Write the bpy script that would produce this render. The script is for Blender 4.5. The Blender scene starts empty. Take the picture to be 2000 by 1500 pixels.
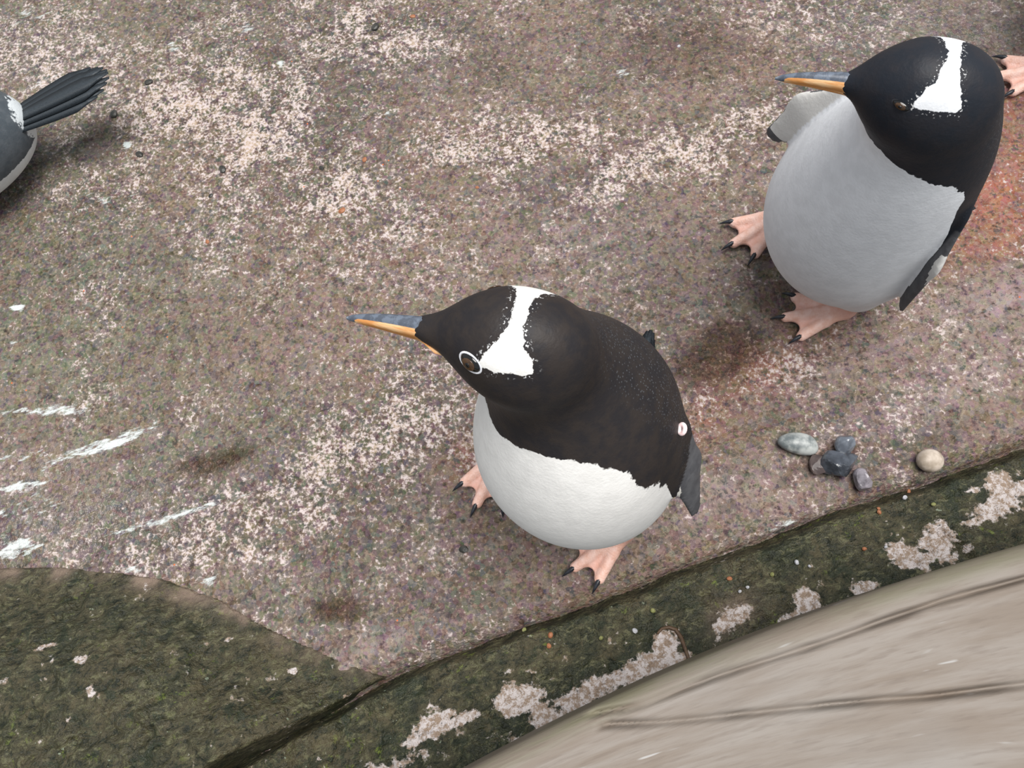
import bpy, math
import numpy as np
from mathutils import Matrix, Vector

# ------------------------------------------------------------------ camera, sky, light
S = bpy.context.scene
COL = S.collection
FPX = 1600.0
CAM_H = 1.12
NADIR = (1170.0, 1320.0)
_d = np.array([(NADIR[0] - 1000) / FPX, (NADIR[1] - 750) / FPX, 1.0]); _d /= np.linalg.norm(_d)
_x = np.array([1.0, 0, 0]) - _d * _d[0]; _x /= np.linalg.norm(_x)
ROT = np.stack([_x, np.cross(-_d, _x), -_d])          # lens axes -> world
CPOS = np.array([0, 0, CAM_H])


def at(u, v, z=0.0):
    """world point at height z seen at photo pixel (u, v)"""
    r = ROT @ np.array([(u - 1000) / FPX, (v - 750) / FPX, 1.0])
    return CPOS + r * (z - CAM_H) / r[2]


cam = bpy.data.cameras.new('camera'); cam.sensor_width = 36; cam.lens = FPX / 2000 * 36
cam.clip_start = 0.02
camo = bpy.data.objects.new('camera', cam); COL.objects.link(camo)
m = np.eye(4); m[:3, 0] = ROT[:, 0]; m[:3, 1] = -ROT[:, 1]; m[:3, 2] = -ROT[:, 2]; m[:3, 3] = CPOS
camo.matrix_world = Matrix(m.tolist())
S.camera = camo

w = bpy.data.worlds.new('overcast_sky'); S.world = w; w.use_nodes = True
bg = w.node_tree.nodes['Background']
bg.inputs[0].default_value = (0.86, 0.93, 1.0, 1); bg.inputs[1].default_value = 0.55
sun = bpy.data.lights.new('sky_sun_offscreen', 'SUN'); sun.energy = 4.2; sun.angle = math.radians(38); sun.color = (1.0, 0.97, 0.93)
suno = bpy.data.objects.new('sky_sun_offscreen', sun); COL.objects.link(suno)
suno.rotation_euler = Vector((0.20, 0.0, 1.0)).to_track_quat('Z', 'Y').to_euler()
S.view_settings.view_transform = 'Standard'; S.view_settings.look = 'None'
S.view_settings.exposure = 0.12; S.view_settings.gamma = 1.0; S.view_settings.use_curve_mapping = False

# ------------------------------------------------------------------ helpers
rng = np.random.default_rng(7)


def tag(o, label=None, cat=None, group=None, kind=None):
    if label: o['label'] = label
    if cat: o['category'] = cat
    if group: o['group'] = group
    if kind: o['kind'] = kind
    return o


def mesh_obj(name, V, F, mat, parent=None, smooth=True, attrs=None):
    me = bpy.data.meshes.new(name)
    V = np.asarray(V, float)
    if isinstance(F, np.ndarray):
        n, k = F.shape
        me.vertices.add(len(V)); me.vertices.foreach_set('co', V.astype(np.float32).ravel())
        me.loops.add(n * k); me.loops.foreach_set('vertex_index', F.astype(np.int32).ravel())
        me.polygons.add(n); me.polygons.foreach_set('loop_start', np.arange(0, n * k, k, dtype=np.int32))
        me.update(calc_edges=True); me.validate()
    else:
        me.from_pydata([tuple(v) for v in V], [], [tuple(f) for f in F])
    me.polygons.foreach_set('use_smooth', np.full(len(me.polygons), smooth))
    for k, a in (attrs or {}).items():
        at_ = me.attributes.new(k, 'FLOAT', 'POINT'); at_.data.foreach_set('value', np.asarray(a, np.float32))
    me.materials.append(mat)
    o = bpy.data.objects.new(name, me); COL.objects.link(o)
    if parent: o.parent = parent
    return o


_lat = np.random.default_rng(3).random((256, 256))


def vnoise(x, y, sc, seed=0):
    x = x * sc + seed * 17.31; y = y * sc + seed * 9.17
    xi = np.floor(x).astype(int); yi = np.floor(y).astype(int); fx = x - xi; fy = y - yi
    fx = fx * fx * (3 - 2 * fx); fy = fy * fy * (3 - 2 * fy)
    L = lambda a, b: _lat[a & 255, b & 255]
    return ((L(xi, yi) * (1 - fx) + L(xi + 1, yi) * fx) * (1 - fy) + (L(xi, yi + 1) * (1 - fx) + L(xi + 1, yi + 1) * fx) * fy) - 0.5


def fbm(x, y, sc, oct=4, seed=0, gain=0.5):
    r = 0; a = 1
    for i in range(oct):
        r = r + a * vnoise(x, y, sc, seed + i * 5); sc *= 2.03; a *= gain
    return r


def sstep(a, b, x):
    t = np.clip((x - a) / (b - a), 0, 1); return t * t * (3 - 2 * t)


def seg_dist(X, Y, pts):
    """distance to a polyline"""
    d = np.full(X.shape, 1e9)
    for (ax, ay), (bx, by) in zip(pts[:-1], pts[1:]):
        ex, ey = bx - ax, by - ay
        t = np.clip(((X - ax) * ex + (Y - ay) * ey) / (ex * ex + ey * ey), 0, 1)
        d = np.minimum(d, np.hypot(X - ax - t * ex, Y - ay - t * ey))
    return d


def poly_inside(X, Y, pts):
    c = np.zeros(X.shape, bool)
    for (ax, ay), (bx, by) in zip(pts, pts[1:] + pts[:1]):
        k = (ay > Y) != (by > Y)
        with np.errstate(divide='ignore', invalid='ignore'):
            c ^= k & (X < (bx - ax) * (Y - ay) / (by - ay + 1e-12) + ax)
    return c


def px_line(px, z=0.0):
    return [tuple(at(u, v, z)[:2]) for u, v in px]


def blobs(X, Y, lst, z=0.0):
    """soft patches: (u, v, radius_u, radius_v, angle) in photo pixels laid on the ground"""
    r = np.zeros(X.shape)
    for u, v, ru, rv, ang, s in lst:
        c = at(u, v, z)
        a = math.radians(ang)
        e1 = at(u + ru * math.cos(a), v - ru * math.sin(a), z) - c
        e2 = at(u + rv * math.sin(a), v + rv * math.cos(a), z) - c
        M = np.linalg.inv(np.array([[e1[0], e2[0]], [e1[1], e2[1]]]))
        p = M[0, 0] * (X - c[0]) + M[0, 1] * (Y - c[1]); q = M[1, 0] * (X - c[0]) + M[1, 1] * (Y - c[1])
        r = np.maximum(r, s * np.exp(-(p * p + q * q)))
    return r


def grid(xs, ys):
    X, Y = np.meshgrid(xs, ys, indexing='ij')
    nx, ny = X.shape
    I = np.arange(nx * ny).reshape(nx, ny)
    F = np.stack([I[:-1, :-1], I[1:, :-1], I[1:, 1:], I[:-1, 1:]], -1).reshape(-1, 4)
    return X.ravel(), Y.ravel(), F


def keep(V, F, mask, attrs):
    F = F[mask[F].any(1)]
    u, inv = np.unique(F, return_inverse=True)
    return V[u], inv.reshape(F.shape), {k: a[u] for k, a in attrs.items()}


# ------------------------------------------------------------------ materials
class M:
    def __init__(s, name):
        s.mat = bpy.data.materials.new(name); s.mat.use_nodes = True
        s.t = s.mat.node_tree; s.b = s.t.nodes['Principled BSDF']
        s.pos = s.n('ShaderNodeTexCoord').outputs['Object']

    def n(s, t, **kw):
        x = s.t.nodes.new(t)
        for k, v in kw.items(): setattr(x, k, v)
        return x

    def put(s, sock, v):
        if isinstance(v, bpy.types.NodeSocket): s.t.links.new(v, sock)
        elif isinstance(v, (tuple, list)) and sock.type == 'RGBA': sock.default_value = (*v[:3], 1)
        else: sock.default_value = v

    def noise(s, scale, detail=3, rough=0.55, vec=None, dist=0.0):
        x = s.n('ShaderNodeTexNoise'); s.put(x.inputs['Vector'], vec or s.pos)
        x.inputs['Scale'].default_value = scale; x.inputs['Detail'].default_value = detail
        x.inputs['Roughness'].default_value = rough; x.inputs['Distortion'].default_value = dist
        return x.outputs['Fac']

    def noisec(s, scale, detail=2, vec=None):
        x = s.n('ShaderNodeTexNoise'); s.put(x.inputs['Vector'], vec or s.pos)
        x.inputs['Scale'].default_value = scale; x.inputs['Detail'].default_value = detail
        return x.outputs['Color']

    def voro(s, scale, out='Distance', vec=None, feature='F1'):
        x = s.n('ShaderNodeTexVoronoi', feature=feature); s.put(x.inputs['Vector'], vec or s.pos)
        x.inputs['Scale'].default_value = scale
        return x.outputs[out]

    def math(s, op, a, b=0.0, c=0.0, clamp=False):
        x = s.n('ShaderNodeMath', operation=op, use_clamp=clamp)
        s.put(x.inputs[0], a); s.put(x.inputs[1], b); s.put(x.inputs[2], c)
        return x.outputs[0]

    def mapr(s, f, a, b, c=0.0, d=1.0):
        x = s.n('ShaderNodeMapRange', interpolation_type='SMOOTHSTEP')
        for i, v in enumerate((f, a, b, c, d)): s.put(x.inputs[i], v)
        return x.outputs[0]

    def mix(s, f, a, b, mode='MIX'):
        x = s.n('ShaderNodeMix', data_type='RGBA', blend_type=mode)
        s.put(x.inputs['Factor'], f); s.put(x.inputs['A'], a) if False else None
        s.put(x.inputs[6], a); s.put(x.inputs[7], b)
        return x.outputs[2]

    def attr(s, name):
        return s.n('ShaderNodeAttribute', attribute_name=name).outputs['Fac']

    def turn(s, rz, scale, vec=None):
        a = s.n('ShaderNodeMapping'); s.put(a.inputs['Vector'], vec or s.pos); a.inputs['Rotation'].default_value = (0, 0, rz)
        b = s.n('ShaderNodeMapping'); s.put(b.inputs['Vector'], a.outputs[0]); b.inputs['Scale'].default_value = scale
        return b.outputs[0]

    def bump(s, h, strength=0.4, dist=0.003, prev=None):
        x = s.n('ShaderNodeBump'); s.put(x.inputs['Height'], h)
        x.inputs['Strength'].default_value = strength; x.inputs['Distance'].default_value = dist
        if prev: s.put(x.inputs['Normal'], prev)
        return x.outputs[0]

    def out(s, col=None, rough=None, normal=None, spec=None, **kw):
        if col is not None: s.put(s.b.inputs['Base Color'], col)
        if rough is not None: s.put(s.b.inputs['Roughness'], rough)
        if normal is not None: s.put(s.b.inputs['Normal'], normal)
        if spec is not None: s.put(s.b.inputs['Specular IOR Level'], spec)
        for k, v in kw.items(): s.put(s.b.inputs[k], v)
        return s.mat


STRATA = math.radians(-19)


def floor_material():
    m = M('wet_concrete')
    st = m.turn(STRATA, (1, 5, 1))
    big = m.noise(2.6, 4); mid = m.noise(11, 4); fine = m.noise(75, 4, 0.65); grit = m.noise(210, 2, 0.6)
    sta = m.noise(9, 4, 0.6, st)
    col = m.mix(m.mapr(big, .42, .58), (.142, .092, .063), (.076, .052, .037))
    col = m.mix(m.mapr(mid, .42, .66, 0, .5), col, (.20, .152, .122))
    col = m.mix(m.mapr(sta, .5, .68, 0, .5), col, (.19, .135, .125))
    green = m.attr('green')
    col = m.mix(m.math('MULTIPLY', green, m.mapr(mid, .2, .6, .55, 1)), col, (.118, .106, .070))
    red = m.math('MULTIPLY', m.attr('red'), m.mapr(mid, .25, .6, .4, 1.1), clamp=True)
    col = m.mix(red, col, (.30, .085, .04))
    pink = m.attr('pink')
    col = m.mix(m.math('MULTIPLY', pink, m.mapr(sta, .3, .6, .4, 1)), col, (.27, .195, .19))
    # dark grit
    col = m.mix(m.mapr(m.math('ADD', m.math('MULTIPLY', fine, .6), m.math('MULTIPLY', grit, .4)), .49, .38, 0, .9), col, (.040, .026, .019))
    col = m.mix(m.mapr(grit, .50, .64, 0, .55), col, (.26, .185, .135))
    coarse = m.noise(40, 4, .7)
    col = m.mix(m.mapr(coarse, .52, .38, 0, .65), col, m.mix(1.0, col, (.42, .38, .36), 'MULTIPLY'))
    # tinted grains
    vc = m.voro(150, 'Color')
    sat = m.n('ShaderNodeHueSaturation'); sat.inputs['Saturation'].default_value = .55; sat.inputs['Value'].default_value = .8
    m.put(sat.inputs['Color'], vc)
    col = m.mix(.08, col, sat.outputs[0])
    # pale worn grains, dense in the pale patches
    pale = m.attr('pale')
    g1 = m.math('ADD', m.math('MULTIPLY', fine, .55), m.math('MULTIPLY', grit, .45))
    g1 = m.math('ADD', g1, m.math('MULTIPLY', m.math('SUBTRACT', mid, .5), .35))
    thr = m.math('ADD', g1, m.math('MULTIPLY', pale, .125))
    col = m.mix(m.mapr(thr, .560, .70, 0, .9), col, m.mix(m.mapr(grit, .4, .6), (.44, .335, .245), (.56, .48, .47)))
    # droppings and mineral streaks
    wh = m.attr('white')
    wn = m.math('ADD', wh, m.math('MULTIPLY', m.math('SUBTRACT', m.noise(38, 5, .7, m.turn(STRATA, (1, 3, 1))), .5), 2.6))
    col = m.mix(m.mapr(wn, .50, .95, 0, .95), col, (.58, .62, .61))
    film = m.attr('film')
    wet = m.attr('wet')
    wetn = m.mapr(m.math('ADD', wet, m.math('MULTIPLY', m.math('SUBTRACT', mid, .5), .7)), .3, .75)
    col = m.mix(m.math('MULTIPLY', wetn, .85), col, m.mix(1.0, col, (.36, .25, .18), 'MULTIPLY'))
    orange = m.mapr(m.voro(34, 'Distance'), .035, .055, 1, 0)
    pick = m.math('GREATER_THAN', m.noise(3.3, 0), .60)
    col = m.mix(m.math('MULTIPLY', orange, pick), col, (.55, .14, .05))
    h = m.math('ADD', m.math('MULTIPLY', fine, .7), m.math('MULTIPLY', grit, .4))
    h = m.math('ADD', h, m.math('MULTIPLY', sta, .8))
    nb = m.bump(h, .8, .007)
    rough = m.math('SUBTRACT', m.mapr(mid, .3, .7, .42, .66), m.math('ADD', m.math('MULTIPLY', wetn, .12), m.math('MULTIPLY', film, .22)))
    return m.out(col, rough, nb, m.math('ADD', .16, m.math('MULTIPLY', film, .45)))


def moss_material(name='mossy_concrete'):
    m = M(name)
    st = m.turn(STRATA, (1, 3, 1))
    big = m.noise(6, 4); mid = m.noise(22, 4); fine = m.noise(95, 4, .65); sta = m.noise(16, 4, .6, st)
    col = m.mix(m.mapr(big, .36, .62), (.026, .029, .013), (.068, .052, .030))
    col = m.mix(m.mapr(mid, .46, .66, 0, .7), col, (.095, .075, .048))
    col = m.mix(m.mapr(fine, .54, .70, 0, .6), col, (.13, .125, .07))
    col = m.mix(m.mapr(fine, .46, .34, 0, .8), col, (.010, .013, .007))
    lime = m.math('MULTIPLY', m.mapr(m.noise(60, 6, .75), .57, .64), m.mapr(m.noise(7, 2), .47, .6))
    col = m.mix(m.math('MULTIPLY', lime, .7), col, (.20, .24, .035))
    crumb = m.noise(58, 8, .82, m.turn(STRATA, (1, 1.7, 1)), .6); crumb2 = m.noise(33, 8, .8, None, .4)
    col = m.mix(m.mapr(crumb, .535, .60, 0, .8), col, (.17, .15, .09))
    col = m.mix(m.mapr(crumb, .475, .40, 0, .92), col, (.009, .012, .006))
    col = m.mix(m.mapr(crumb2, .54, .62, 0, .6), col, (.125, .092, .055))
    col = m.mix(m.mapr(crumb2, .46, .40, 0, .75), col, (.018, .026, .013))
    col = m.mix(m.math('MULTIPLY', m.mapr(m.noise(85, 3, .6), .69, .73), m.mapr(m.noise(9, 1), .5, .6)), col, (.32, .34, .29))
    col = m.mix(1.0, col, (.66, .72, .62), 'MULTIPLY')
    rim = m.attr('rim')
    col = m.mix(m.math('MULTIPLY', rim, m.mapr(mid, .3, .6, .3, .9)), col, (.27, .19, .15))
    bare = m.attr('bare')
    bn = m.math('ADD', bare, m.math('MULTIPLY', m.math('SUBTRACT', m.math('ADD', m.math('MULTIPLY', mid, .5), m.math('MULTIPLY', fine, .5)), .5), 3.4))
    pc = m.mix(m.mapr(m.noise(120, 6, .8), .44, .56), (.26, .19, .14), (.52, .47, .46))
    col = m.mix(m.mapr(bn, .36, .60), col, pc)
    nb = m.bump(m.math('ADD', m.math('MULTIPLY', fine, 1.0), sta), .9, .008)
    return m.out(col, m.mapr(mid, .3, .7, .5, .75), nb, .4)


def timber_material():
    m = M('weathered_timber')
    g = m.n('ShaderNodeCombineXYZ')
    m.put(g.inputs[0], m.math('MULTIPLY', m.attr('along'), 1.0)); m.put(g.inputs[1], m.math('MULTIPLY', m.attr('across'), 11.0))
    v = g.outputs[0]
    a = m.noise(6, 4, .6, v); b = m.noise(22, 3, .6, v); c = m.noise(3, 3, .5)
    col = m.mix(m.mapr(a, .35, .65), (.185, .150, .122), (.235, .205, .180))
    col = m.mix(m.mapr(b, .5, .7, 0, .45), col, (.135, .105, .085))
    col = m.mix(m.mapr(c, .45, .7, 0, .5), col, (.26, .25, .24))
    white = m.math('MULTIPLY', m.mapr(m.noise(9, 3, .6, v), .63, .7), m.mapr(m.noise(14, 1), .5, .6))
    col = m.mix(m.math('MULTIPLY', white, .6), col, (.45, .45, .45))
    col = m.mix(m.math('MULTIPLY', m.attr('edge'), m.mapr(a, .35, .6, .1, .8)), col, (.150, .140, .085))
    nb = m.bump(m.math('ADD', m.math('MULTIPLY', a, .7), b), .25, .003)
    return m.out(col, .62, nb, .3)


def plumage_material(name, black, white, brown=(.03, .024, .022)):
    m = M(name)
    n1 = m.noise(170, 3, .6); n2 = m.noise(60, 3, .6)
    j = m.math('ADD', m.math('MULTIPLY', m.math('SUBTRACT', n1, .5), .0055), m.math('MULTIPLY', m.math('SUBTRACT', n2, .5), .008))
    f = m.math('ADD', m.attr('pattern'), j)
    wmask = m.mapr(f, -.0004, .0006)
    dots = m.voro(330, 'Distance')
    blk = m.mix(m.mapr(n2, .35, .65), black, brown)
    blk = m.mix(m.math('MULTIPLY', m.mapr(dots, .32, .12), m.attr('scales')), blk, (.085, .09, .10))
    # stray white feather tips just outside the head patch
    stray = m.math('MULTIPLY', m.mapr(f, -.007, -.001), m.mapr(m.noise(420, 1), .60, .68))
    blk = m.mix(m.math('MULTIPLY', stray, m.attr('fringe')), blk, (.6, .6, .6))
    grey = m.mix(m.mapr(n2, .3, .7), (.075, .075, .082), (.115, .115, .122))
    blk = m.mix(m.attr('grey'), blk, grey)
    wht = m.mix(m.mapr(n2, .35, .65), white, tuple(c * .93 for c in white))
    wht = m.mix(m.attr('cream'), wht, (.50, .46, .39))
    col = m.mix(wmask, blk, wht)
    fib = m.noise(260, 2, .6); nb = m.bump(m.math('ADD', fib, m.math('MULTIPLY', n2, .6)), .18, .002)
    return m.out(col, m.mix(wmask, (.52,) * 3, (.8,) * 3), nb, .22)


def simple(name, c1, c2, scale, rough, spec=.4, bump=.2, detail=3, **kw):
    m = M(name)
    n = m.noise(scale, detail)
    return m.out(m.mix(m.mapr(n, .35, .65), c1, c2), rough, m.bump(n, bump, .002), spec, **kw)


def bill_material():
    m = M('bill_horn')
    n = m.noise(160, 3, .6)
    dark = m.mix(m.mapr(n, .42, .6), (.075, .088, .115), (.13, .155, .20))
    streak = m.noise(30, 3, .5, m.turn(0, (1, 8, 8)))
    org = m.mix(m.mapr(streak, .4, .62), (.70, .30, .09), (.88, .55, .28))
    col = m.mix(m.mapr(m.attr('orange'), .42, .58), dark, org)
    return m.out(col, .36, m.bump(n, .25, .0012), .5)


def foot_material():
    m = M('pink_foot_skin')
    n = m.noise(90, 4, .6)
    v = m.voro(420)
    col = m.mix(m.mapr(n, .35, .65), (.80, .47, .37), (.88, .60, .52))
    col = m.mix(m.math('MULTIPLY', m.attr('web'), .5), col, (.70, .36, .29))
    return m.out(col, .5, m.bump(m.math('ADD', v, n), .3, .0015), .4)


MAT = dict(
    floor=floor_material(), moss=moss_material(), timber=timber_material(),
    plumage=plumage_material('brown_black_plumage', (.020, .018, .020), (.85, .83, .80)),
    plumage2=plumage_material('blue_black_plumage', (.014, .017, .024), (.86, .87, .90), (.020, .020, .025)),
    plumage3=plumage_material('slate_plumage', (.07, .085, .10), (.74, .78, .80), (.10, .115, .13)),
    bill=bill_material(), foot=foot_material(),
    claw=simple('black_claw', (.012, .013, .018), (.03, .033, .042), 120, .35),
    feather=simple('tail_feather_black', (.012, .016, .02), (.035, .045, .055), 140, .5),
    iris=simple('brown_iris', (.05, .025, .012), (.075, .04, .02), 300, .15, .5, .0),
    pupil=simple('pupil_black', (.004, .004, .004), (.006, .006, .006), 50, .08, .6, .0),
    lid=simple('white_eye_ring', (.70, .71, .76), (.80, .80, .83), 200, .6),
    lid_dark=simple('dark_eye_ring', (.02, .02, .026), (.035, .035, .04), 200, .6),
    band=simple('pink_white_tag', (.85, .62, .62), (.9, .85, .86), 90, .3),
)

# ------------------------------------------------------------------ floor
CRACK_PX = [(2600, 660), (2300, 765), (2000, 868), (1900, 905), (1800, 943), (1700, 972), (1600, 1008), (1500, 1046), (1400, 1082), (1318, 1112),
            (1230, 1150), (1150, 1180), (1010, 1226), (887, 1274), (800, 1304), (740, 1332), (650, 1385), (570, 1424), (480, 1480), (380, 1540)]
CRACK = px_line(CRACK_PX)
SLAB_PX = [(-420, 1180), (-200, 1128), (0, 1106), (120, 1106), (240, 1112), (330, 1132), (420, 1166), (520, 1220), (620, 1265), (700, 1298), (757, 1322),
           (700, 1352), (645, 1384), (575, 1422), (480, 1475), (380, 1535), (250, 1620), (0, 1760), (-420, 1900)]
SLAB = px_line(SLAB_PX)


def crack_y(X):
    xs = np.array([p[0] for p in CRACK][::-1]); ys = np.array([p[1] for p in CRACK][::-1])
    k = np.argsort(xs); yc = np.interp(X, xs[k], ys[k])
    # extend linearly
    yc = np.where(X > xs[k][-1], ys[k][-1] + (X - xs[k][-1]) * .35, yc)
    yc = np.where(X < xs[k][0], ys[k][0] + (X - xs[k][0]) * .35, yc)
    return yc


def crack_side(X, Y):
    """signed distance, positive on the kerb side of the crack"""
    return (crack_y(X) - Y) * math.cos(math.radians(19))


STEP = px_line([(1700, 640), (1800, 575), (1870, 528), (1915, 506), (2000, 497), (2150, 500), (2400, 540)])


LINES = [px_line(l) for l in (
    [(1385, 262), (1430, 236), (1500, 210), (1560, 180), (1640, 160)], [(1420, 690), (1520, 640), (1640, 600)], [(1370, 876), (1440, 845), (1500, 826), (1580, 800)],
    [(1650, 690), (1760, 640), (1900, 600)], [(1700, 790), (1790, 770), (1830, 800), (1860, 810)], [(300, 1040), (420, 1000), (520, 950), (600, 930)], [(1260, 1090), (1350, 1050), (1450, 1020), (1520, 985)],
    [(620, 800), (720, 760), (840, 720)], [(760, 1230), (860, 1185), (960, 1160)])]


def floor_z(X, Y):
    c, s = math.cos(STRATA), math.sin(STRATA)
    u = c * X - s * Y; v = s * X + c * Y
    z = .006 * fbm(X, Y, 2.3, 3, 1) + .0045 * fbm(u * .35, v, 14, 3, 4) + .0028 * fbm(X, Y, 38, 3, 9)
    z = z - .002
    for ln in LINES: z = z - .0035 * np.exp(-((seg_dist(X, Y, ln) + .003 * fbm(X, Y, 20, 2, 70)) / .0035) ** 2)
    sd = crack_side(X, Y)
    z = z - .010 * sstep(-.024, -.004, sd) - .022 * sstep(-.006, .004, sd)
    return z


fx = np.concatenate([[-16, -11, -8, -5.5], np.linspace(-4, -1.25, 40)[:-1], np.arange(-1.25, 1.05, .0042), np.linspace(1.06, 4, 40), [5.5, 8, 11, 16]])
fy = np.concatenate([[-7, -4, -2, -1.2], np.linspace(-.6, -.12, 30)[:-1], np.arange(-.12, 1.36, .0042), np.linspace(1.37, 5, 50), [7, 10, 16]])
X, Y, F = grid(fx, fy)
Z = floor_z(X, Y)
pale = blobs(X, Y, [(430, 230, 330, 190, -25, .9), (640, 400, 260, 120, -10, .8), (720, 60, 160, 90, 0, .8), (1000, 280, 300, 60, 0, .95), (1300, 310, 260, 70, 12, .8), (780, 830, 190, 130, 30, .95),
                    (850, 760, 140, 80, 25, .7), (480, 1010, 380, 90, 18, .75), (1450, 250, 200, 60, 20, .7), (1560, 20, 160, 60, 0, .8), (250, 370, 220, 60, 0, .6), (1750, 820, 260, 60, 22, .4),
                    (700, 900, 300, 80, 22, .7), (1500, 740, 200, 50, 25, .5), (100, 90, 160, 100, 0, .75), (1150, 40, 200, 30, 0, .2), (950, 900, 100, 60, 25, .6)])
white = blobs(X, Y, [(110, 800, 110, 13, 3, .85), (200, 868, 130, 14, 20, 1.0), (30, 895, 70, 14, 12, .6), (40, 950, 60, 18, 8, .85), (30, 1070, 60, 22, 10, .95), (20, 1000, 160, 30, 8, .5),
                     (30, 598, 17, 9, 0, 1.2), (22, 668, 9, 9, 0, .9), (330, 1010, 200, 9, 16, .75), (430, 980, 160, 8, 20, .6), (100, 160, 120, 22, 10, .45), (60, 30, 130, 30, 0, .45), (190, 385, 80, 18, 0, .5),
                     (1530, 1025, 40, 8, 22, .9), (260, 1112, 25, 9, 0, .9), (410, 1130, 30, 14, 20, .6), (1215, 135, 16, 12, 0, .8), (910, 385, 13, 10, 0, .7), (758, 218, 8, 8, 30, .9),
                     (245, 278, 12, 10, 0, .9), (545, 122, 8, 12, 0, .8), (335, 88, 14, 12, 0, .8), (480, 50, 16, 14, 0, .7)])
film = blobs(X, Y, [(120, 1020, 260, 90, 10, 1.0), (60, 930, 180, 60, 12, .8), (80, 120, 160, 90, 0, .6), (1780, 40, 220, 60, 6, .9), (1950, 70, 160, 70, 0, .9)])
green = blobs(X, Y, [(60, 700, 300, 170, 0, 1.0), (200, 520, 260, 120, 0, .7), (40, 450, 120, 60, 0, .6), (260, 20, 300, 160, 0, .6), (420, 860, 240, 90, 15, .6), (120, 300, 200, 160, 0, .6), (560, 1180, 160, 40, -20, .6)])
red = blobs(X, Y, [(1950, 400, 90, 110, 0, 1.0), (1985, 260, 60, 120, 0, .8), (1900, 470, 90, 40, 15, .7), (1480, 740, 170, 60, 28, .45), (1380, 820, 60, 60, 0, .4), (900, 900, 30, 40, 0, .45)])
stepd = seg_dist(X, Y, STEP)
xs_, ys_ = zip(*STEP); ystep = np.interp(X, xs_, ys_)
on = (Y < ystep) & (X > xs_[0])
pink = np.where(on, sstep(0, .01, ystep - Y), 0) * blobs(X, Y, [(2000, 570, 170, 65, 20, 1.0), (2200, 560, 300, 90, 20, 1.0)])
Z = Z + .007 * pink
red = red * (1 - np.clip(pink * 1.6, 0, 1))
pink = np.maximum(pink, blobs(X, Y, [(1850, 760, 260, 50, 24, .7), (1450, 950, 260, 40, 24, .55), (720, 1270, 140, 30, 22, .6), (1250, 1010, 160, 40, 24, .5), (1680, 700, 160, 50, 20, .5), (1150, 480, 260, 90, 0, .3), (1550, 980, 100, 25, 22, .6)]))
wet = blobs(X, Y, [(1400, 690, 130, 80, 25, .85), (660, 1190, 80, 40, 0, .8), 
                   (1600, 900, 200, 40, 22, .6), (1350, 90, 330, 130, 0, .55), (1250, 600, 220, 100, 0, .4), (960, 130, 160, 90, 0, .45), (480, 620, 360, 130, 0, .4), (1850, 850, 200, 40, 24, .55),
                   (900, 520, 200, 50, 0, .3), (420, 900, 130, 36, 14, .8)])
line = np.maximum.reduce([np.exp(-((seg_dist(X, Y, ln) + .003 * fbm(X, Y, 20, 2, 70)) / .0035) ** 2) for ln in LINES])
mask = (crack_side(X, Y) < .12)
V, F, A = keep(np.stack([X, Y, Z], 1), F, mask, dict(pale=pale, white=white, film=film, green=green, red=red, pink=pink, wet=wet, line=line))
tag(mesh_obj('floor', V, F, MAT['floor'], attrs=A), 'wet brown speckled concrete ledge the penguins stand on', 'floor', kind='structure')

# ------------------------------------------------------------------ mossy kerb
BARE_PX = [(1010, 1370, 60, 32, 20, 1.1), (1060, 1400, 36, 34, 0, 1.0), (1140, 1355, 90, 26, 24, 1.1), (1240, 1310, 90, 26, 24, 1.15), (1300, 1262, 30, 36, -10, 1.1), (1330, 1290, 30, 20, 0, .7), (1440, 1205, 44, 28, 25, 1.0), (1490, 1240, 26, 14, 20, .9),
           (1580, 1175, 26, 30, -20, 1.0), (1545, 1205, 40, 13, 25, .9), (1620, 1195, 30, 10, 25, .7), (1700, 1145, 46, 16, 24, .75), (1790, 1085, 44, 24, 0, 1.0), (1760, 1075, 16, 20, 0, .8), (1850, 1050, 32, 46, -25, 1.1), (1865, 1090, 30, 14, 20, .8),
           (1920, 1010, 34, 20, 10, .9), (1960, 985, 70, 22, 25, 1.0), (1975, 930, 34, 32, 0, 1.0), (1925, 945, 20, 10, 0, .8), (2060, 930, 90, 50, 20, .9), (1905, 1060, 10, 18, 0, .7),
           (840, 1420, 40, 22, 20, .9), (800, 1450, 30, 16, 15, .8), (900, 1405, 40, 12, 20, .8), (960, 1440, 40, 14, 20, .6), (780, 1490, 60, 16, 20, .7), (1000, 1445, 20, 20, 0, .8), (700, 1530, 120, 30, 20, .8)]
kx = np.concatenate([[-16, -10, -7, -4.5], np.linspace(-3, -.75, 30)[:-1], np.arange(-.75, .95, .004), np.linspace(.955, 3, 30), [4.5, 7, 10, 16]])
kt = np.concatenate([[-.004, -.002], np.arange(0, .30, .0035), np.linspace(.31, .45, 12), [.7, 1.2, 2, 4]])
X, TT, F = grid(kx, kt)
F = F[:, ::-1]
Y = crack_y(X) + .004 * fbm(X, X * 0, 14, 4, 61) - TT / math.cos(math.radians(19))
sd = TT
Z = -.030 + .036 * sstep(.0, .016, sd) + .055 * sstep(.02, .26, sd) + .007 * fbm(X, Y, 11, 3, 31) + .0065 * fbm(X, Y, 50, 3, 33, .7)
crk = np.exp(-(np.clip(sd, 0, 1) / .008) ** 2)
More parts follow.
